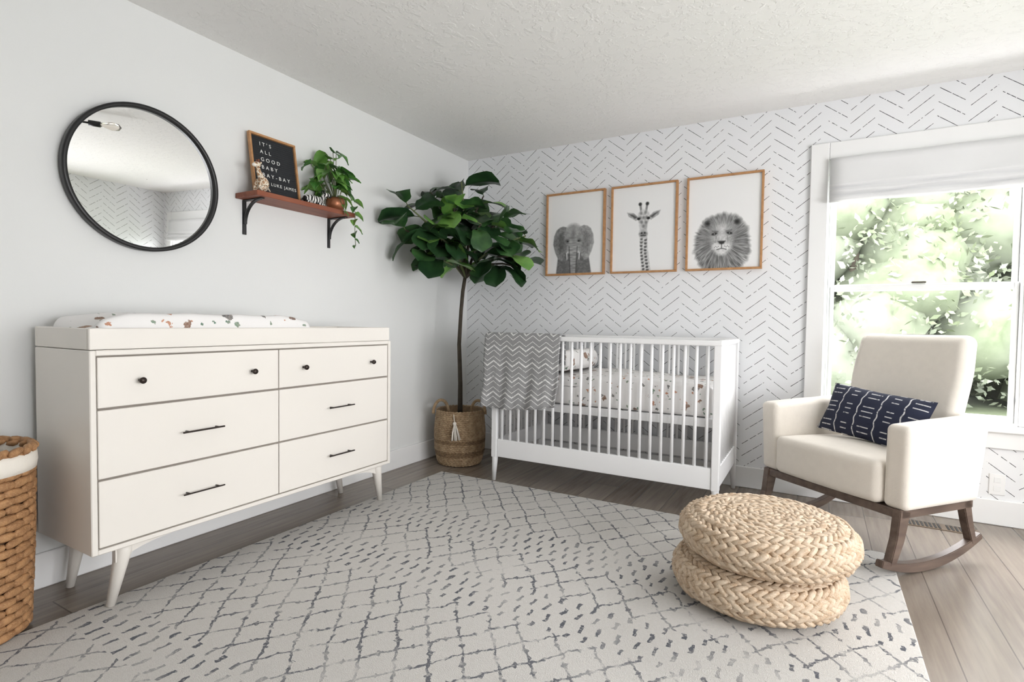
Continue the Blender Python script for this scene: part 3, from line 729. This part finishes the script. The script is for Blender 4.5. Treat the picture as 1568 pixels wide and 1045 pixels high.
def giraffe():
    c=Cv(); n=vnoise(c.X,c.Y,40,40,5)
    c.poly([(.43,.70),(.56,.70),(.575,.95),(.60,1.15),(.63,1.345),(.47,1.345),(.465,1.15),(.45,.95)],.74+.14*n,.014)
    rs=np.random.RandomState(3)
    for i in range(10):
        y=.84+i*.053; cxn=.505+max(0,i-4)*.008
        for x,wd in((cxn-.032,.024),(cxn+.033,.026)):
            y2=y+(.018 if x>cxn else 0)
            c.poly([(x-wd+rs.rand()*.012,y2-.018+rs.rand()*.008),(x+wd-rs.rand()*.008,y2-.020+rs.rand()*.01),(x+wd-.006,y2+.016),(x+.002,y2+.022),(x-wd+.004,y2+.014)],.28+.18*n,.010)
    for s_ in(-1,1):
        c.poly([(.5+s_*.07,.50),(.5+s_*.16,.42),(.5+s_*.27,.40),(.5+s_*.24,.47),(.5+s_*.12,.545)],.58+.2*n,.012)
        c.poly([(.5+s_*.10,.49),(.5+s_*.17,.445),(.5+s_*.24,.425),(.5+s_*.14,.51)],.32,.02)
        c.line((.5+s_*.035,.43),(.5+s_*.055,.29),.035,.55); c.ell(.5+s_*.057,.285,.026,.026,.18,soft=.02)
    c.ell(.5,.49,.095,.115,.70+.18*n,soft=.03); c.poly([(.42,.50),(.58,.50),(.555,.70),(.57,.76),(.53,.80),(.47,.80),(.43,.76),(.445,.70)],.64+.2*n,.03)
    for x,y in((.46,.43),(.53,.42),(.5,.5),(.47,.57),(.54,.58),(.5,.64),(.45,.50),(.55,.50)): c.ell(x,y,.020,.024,.40,soft=.025,al=.7)
    c.ell(.5,.765,.062,.045,.44+.14*n,soft=.03); c.ell(.475,.745,.012,.01,.05); c.ell(.525,.745,.012,.01,.05); c.line((.455,.785),(.545,.785),.01,.08)
    for s_ in(-1,1): c.ell(.5+s_*.078,.515,.024,.02,.05,soft=.015)
    return c.a
def lion():
    c=Cv(); cx,cy=.48,.93
    th=np.arctan2(c.Y-cy,c.X-cx); r=np.hypot(c.X-cx,(c.Y-cy)*.95)
    st=vnoise(th*9+5*r+30,r,3.4,9,7)*.4+vnoise(th*22+4*r+70,r,3.0,14,8)*.6
    R=.36+.03*vnoise(th*3+20,th*0,5,1,9)+.12*np.clip(np.sin(th),0,1)+(st-.5)*.04
    m=np.clip((R-r)/.05+.5,0,1); c.put(m,.20+.62*st*np.clip(.66+r,0,1.15))
    n=vnoise(c.X,c.Y,50,50,11); fur=vnoise(th*14+9,r,5,20,12)
    for s_ in(-1,1): c.ell(cx+s_*.205,.665,.062,.06,.40+.25*n,soft=.05); c.ell(cx+s_*.205,.675,.034,.034,.15,soft=.04)
    c.ell(cx,.84,.165,.19,.50+.3*fur,soft=.10); c.ell(cx,1.0,.14,.14,.58+.25*n,soft=.08)
    c.poly([(cx-.05,.72),(cx+.05,.72),(cx+.065,.97),(cx-.065,.97)],.70+.14*n,.07)
    for s_ in(-1,1):
        c.ell(cx+s_*.105,.82,.065,.035,.42,soft=.05,al=.6)
        c.ell(cx+s_*.105,.835,.036,.017,.06,rot=s_*.25,soft=.014); c.ell(cx+s_*.105,.835,.011,.009,.6,soft=.01); c.line((cx+s_*.05,.805),(cx+s_*.14,.79),.014,.3,.6)
        c.ell(cx+s_*.060,1.03,.066,.048,.84+.08*n,soft=.05); c.line((cx+s_*.075,.87),(cx+s_*.088,.97),.012,.42,.5)
        for k in range(4): c.ell(cx+s_*(.045+.018*k),1.025+.012*(k%2),.005,.005,.3)
    c.poly([(cx-.055,.945),(cx+.055,.945),(cx+.030,.985),(cx,.995),(cx-.030,.985)],.16,.02)
    c.line((cx,.99),(cx,1.055),.009,.14); c.line((cx,1.055),(cx-.07,1.072),.011,.16); c.line((cx,1.055),(cx+.07,1.072),.011,.16)
    c.ell(cx,1.11,.06,.038,.82+.12*n,soft=.05)
    return c.a
t=NT('print_ink'); at=t.n('ShaderNodeAttribute',attribute_name='ink'); t.l(at.outputs['Color'],t.b.inputs['Base Color']); t.b.inputs['Roughness'].default_value=.5; M_ink=t.m
def print_frame(name,x0,x1,z0,z1,arr):
    b=B(name); f=.014; y0,y1=-.032,-.001
    b.box(x0,x1,y0,y1,z0,z0+f,M_oak,.001); b.box(x0,x1,y0,y1,z1-f,z1,M_oak,.001); b.box(x0,x0+f,y0,y1,z0+f,z1-f,M_oak,.001); b.box(x1-f,x1,y0,y1,z0+f,z1-f,M_oak,.001)
    H,W=arr.shape; vs=[];fs=[]; base=len(b.v)
    for j in range(H):
        z=z1-f-(z1-z0-2*f)*j/(H-1)
        for i in range(W): vs.append((x0+f+(x1-x0-2*f)*i/(W-1),-.018,z))
    for j in range(H-1):
        for i in range(W-1): fs.append([j*W+i,(j+1)*W+i,(j+1)*W+i+1,j*W+i+1])
    b.add(vs,fs,M_ink,False); ob=b.finish(((x0+x1)/2,0,(z0+z1)/2),recalc=False)
    at=ob.data.color_attributes.new('ink','FLOAT_COLOR','POINT'); col=np.ones((len(b.v),4),np.float32)
    lin=np.clip(arr,0,1).ravel()**2.2; col[base:,0]=lin; col[base:,1]=lin; col[base:,2]=lin; at.data.foreach_set('color',col.ravel())
print_frame('framed_elephant_print',.762,1.243,1.437,2.068,elephant())
print_frame('framed_giraffe_print',1.290,1.768,1.437,2.068,giraffe())
print_frame('framed_lion_print',1.828,2.308,1.437,2.068,lion())

# ------------------------------------------------------------ rug
b=B('area_rug')
b.rbox(.35,2.96,-4.05,-.80,.0,.013,.006,M_rug,mid=20,k=2); b.finish((1.65,-2.4,0))

# ------------------------------------------------------------ poufs
def pouf(name,cx,cy,z0,R,H,seed):
    random.seed(seed)
    b=B(name); ri=R-.105; hz=H/2-.006; zc=z0+H/2
    prof=[(.001,zc-hz+.01),(ri,zc-hz+.004)]
    for i in range(0,17):
        a=-pi/2+pi*i/16; prof.append((ri+.09*math.cos(a),zc+(hz-.008)*math.sin(a)))
    prof.append((.001,zc+hz-.006)); b.lathe(prof,M_poufin,c=(cx,cy,0),n=48,caps=False)
    step=.034; rw=.039; rows=[]
    r=.03
    while r<ri-.01: rows.append((r,zc+hz-.004+.006*math.cos(r*6),0,1)); r+=rw
    na=6
    for i in range(na+1):
        a=pi/2-(pi)*(i+.0)/na*.93; nr,nz=math.cos(a),math.sin(a); rows.append((ri+.095*nr,zc+(hz-.004)*nz,nr,nz))
    for k,(r,z,nr,nz) in enumerate(rows):
        sc=1 if r>.08 else .7; ov=random.uniform(-.003,.003)
        for s_ in(1,-1):
            ring_lobes(b,cx,cy,r+ov,z,nr,nz,step*sc,.030*sc,.0125,.0125,.5*s_,M_pouf,off=.0105*s_,phase=random.random(),jit=.14)
    return b.finish((cx,cy,z0),recalc=False)
pouf('woven_pouf',2.450,-1.553,.022,.315,.16,3)
pouf('woven_pouf',2.480,-1.537,.179,.322,.160,4)
random.seed(11)

# ------------------------------------------------------------ rocking chair
ang=math.atan2(.64,-.768); CM=Matrix.Translation((2.880,-.572,0))@Matrix.Rotation(ang,4,'Z')
b=B('rocking_chair')
for s_ in(-1,1):
    def armf(q,n,s_=s_):
        tz=(q.z-.285)/.38
        y=q.y-(.05*tz if n.y<0 else -.01*tz)
        x=q.x+s_*.012*tz
        z=q.z+ .02*max(0,n.z)*(q.y/.3)*-.6
        return (x,y,z)
    xs=sorted((s_*.28,s_*.39)); b.rbox(xs[0],xs[1],-.18,.31,.285,.665,.03,M_chair,mid=8,fn=armf)
    X_=s_*.352
    pts=[(.41-.66*i/20,0) for i in range(21)]; pts=[(y,.024+.6*(y-.13)**2) for y,_ in pts]
    b.bar(pts,.034,[.03+.014*math.sin(pi*i/20) for i in range(21)],X_,M_walnut)
    b.bar([(.28,.285),(.305,.16),(.35,.05)],.036,[.066,.05,.034],X_,M_walnut)
    b.bar([(-.13,.285),(-.16,.18),(-.195,.085)],.036,[.05,.04,.032],X_,M_walnut)
    b.bar([(.305,.27),(-.17,.27)],.036,.036,X_,M_walnut)
b.box(-.365,.365,.28,.31,.25,.288,M_walnut,.003); b.box(-.35,.35,-.17,-.13,.25,.287,M_walnut,.003); b.box(-.335,.335,-.16,.28,.275,.29,M_walnut,.001)
def seatf(q,n): 
    z=q.z+(.022*(1-n.x**2)*(1-n.y**2) if n.z>0 else 0)+.01*n.y*(n.z>0)
    return (q.x,q.y+.012*(1-n.x**2)*(n.y>.5),z)
b.rbox(-.285,.285,-.15,.335,.29,.475,.035,M_chair,mid=10,fn=seatf)
def backf(q,n):
    tz=(q.z-.33)/.70; w=.94+.06*min(1,max(0,(tz-.2)/.5)); w-=.05*max(0,tz-.75)/.25
    y=q.y-.17*tz-.02*(1-n.x**2)*tz*(1 if n.y>0 else -1)*.5
    return (q.x*w,y,q.z)
b.rbox(-.285,.285,-.20,-.09,.32,1.035,.045,M_chair,mid=10,fn=backf)
b.finish(world=CM)
b=B('throw_pillow'); w,h,th=.262,.135,.06; N1=22; vs=[];fs=[]
def pp(u,v,s_):
    e=(1-abs(u)**2.2)*(1-abs(v)**2.2); e=max(e,0)**.55
    k=1-.06*(1-abs(u))*abs(v); k2=1-.05*(1-abs(v))
    return (u*w*k2,v*h*k,s_*th*e)
for s_ in(1,-1):
    o=len(vs)
    for i in range(N1+1):
        for j in range(N1+1): vs.append(pp(-1+2*i/N1,-1+2*j/N1,s_))
    for i in range(N1):
        for j in range(N1): fs.append([o+i*(N1+1)+j,o+(i+1)*(N1+1)+j,o+(i+1)*(N1+1)+j+1,o+i*(N1+1)+j+1])
b.add(vs,fs,M_mud,True)
PM=CM@Matrix.Translation((-.0,-.012,.618))@Matrix.Rotation(math.radians(-4),4,'Y')@Matrix.Rotation(math.radians(-66),4,'X')
ob=b.finish(world=PM)

# ------------------------------------------------------------ ceiling light (seen in mirror)
b=B('ceiling_light'); lx,ly=2.27,-2.24
b.lathe([(.001,CH),(.065,CH),(.065,CH-.02),(.02,CH-.03),(.012,CH-.08),(.001,CH-.09)],M_black,c=(lx,ly,0),n=28,caps=False)
t=NT('bulb_glass'); t.b.inputs['Base Color'].default_value=(1,.95,.88,1); t.b.inputs['Roughness'].default_value=.02; t.b.inputs['Transmission Weight'].default_value=.9; M_bulb=t.m
for k in range(4):
    a=math.radians(124+90*k); d=Vector((math.cos(a),math.sin(a),0)); c=Vector((lx,ly,CH-.07))
    b.tube([c,c+d*.36],.007,M_black,8); b.tube([c+d*.36,c+d*.43],[.021,.021],M_black,12)
    b.tube([c+d*.43,c+d*.455,c+d*.50,c+d*.54,c+d*.555],[.014,.018,.03,.024,.004],M_bulb,14)
b.finish((lx,ly,CH))

# ------------------------------------------------------------ outside
def folmat(name,c1,c2,c3):
    t=NT(name); p=t.pos(); n=t.noise(p,3,4,.7); n2=t.noise(p,.5,2)
    c=t.mix(t.ramp(n,.38,.62),c1,c2); c=t.mix(t.ramp(n2,.4,.62),c,c3); t.l(c,t.b.inputs['Base Color']); t.b.inputs['Roughness'].default_value=.9
    t.b.inputs['Specular IOR Level'].default_value=.1
    return t.m
M_fol=folmat('foliage_mass',S(90,99,78),S(106,114,94),S(111,116,104))
M_fl=folmat('foliage_leaves',S(98,107,82),S(118,126,104),S(122,128,115))
M_lawn=simple('lawn',S(98,108,82),.95,.2,2)
b=B('garden_lawn'); b.box(-15,25,.6,30,-.6,-.5,M_lawn,0); b.finish()
b=B('garden_trees')
rs=random.Random(5); crowns=[]
for i in range(44):
    x=-4+20*i/43+rs.uniform(-.4,.4); y=rs.uniform(9,12.5); h=rs.uniform(5.4,7.2)
    b.tube([(x,y,-.49),(x,y,h*.6)],[.12,.07],M_bark,8)
    for k in range(8):
        c=(x+rs.uniform(-.9,.9),y+rs.uniform(-.6,.6),h*(k+.5)/8.5-.1); R=rs.uniform(.85,1.25)
        crowns.append((c,R))
        bm=bmesh.new(); bmesh.ops.create_icosphere(bm,subdivisions=2,radius=R*.85)
        for v in bm.verts:
            v.co*=1+.4*mn.noise(v.co*2.5+Vector(c)); v.co+=Vector(c); v.co.z=max(v.co.z,-.48)
        b.bm(bm,M_fol,True)
N=80000; rg=np.random.RandomState(2)
ci=rg.randint(0,len(crowns),N); C=np.array([c for c,_ in crowns])[ci]; RR=np.array([r for _,r in crowns])[ci]
dv=rg.normal(size=(N,3)); dv/=np.linalg.norm(dv,axis=1)[:,None]; dv[:,1]=np.where(rg.rand(N)<.75,-np.abs(dv[:,1]),dv[:,1])
P0=C+dv*(RR*rg.uniform(.85,1.25,N))[:,None]
a=rg.normal(size=(N,3)); a/=np.linalg.norm(a,axis=1)[:,None]; bb=np.cross(a,rg.normal(size=(N,3))); bb/=np.linalg.norm(bb,axis=1)[:,None]
sz=rg.uniform(.05,.10,N)[:,None]
V=np.stack([P0-a*sz,P0+bb*sz*.5,P0+a*sz,P0-bb*sz*.5],1).reshape(-1,3)
V[:,2]=np.maximum(V[:,2],-.45)
b.add(V.tolist(),[[4*i,4*i+1,4*i+2,4*i+3] for i in range(N)],M_fl,False)
b.finish((5,10,-.49),recalc=False)

# ------------------------------------------------------------ light
w=bpy.data.worlds.new('World'); bpy.context.scene.world=w; w.use_nodes=True
bg=w.node_tree.nodes['Background']; bg.inputs[0].default_value=(.985,.988,1,1); bg.inputs[1].default_value=14.8
def portal(loc,rot,sx,sy):
    l=bpy.data.lights.new('window_portal','AREA'); l.shape='RECTANGLE'; l.size=sx; l.size_y=sy; l.cycles.is_portal=True
    o=bpy.data.objects.new('window_portal',l); o.location=loc; o.rotation_euler=rot; bpy.context.collection.objects.link(o)
portal(((wx0+wx1)/2,.16,(wz0+wz1)/2),(-pi/2,0,0),wx1-wx0,wz1-wz0)
portal((RX+.16,(ry0+ry1)/2,(rz0+rz1)/2),(pi/2,0,pi/2),ry1-ry0,rz1-rz0)

sc=bpy.context.scene
sc.view_settings.view_transform='Standard'; sc.view_settings.look='None'; sc.view_settings.exposure=0
cd=bpy.data.cameras.new('camera'); cam=bpy.data.objects.new('camera',cd); bpy.context.collection.objects.link(cam)
cd.sensor_width=36; cd.lens=825/1568*36; cd.clip_start=.05
cam.matrix_world=Matrix.Translation((2.64,-3.84,1.07))@Matrix.Rotation(math.radians(29.67),4,'Z')@Matrix.Rotation(math.radians(90-1.98),4,'X')@Matrix.Rotation(math.radians(.75),4,'Z')
sc.camera=cam
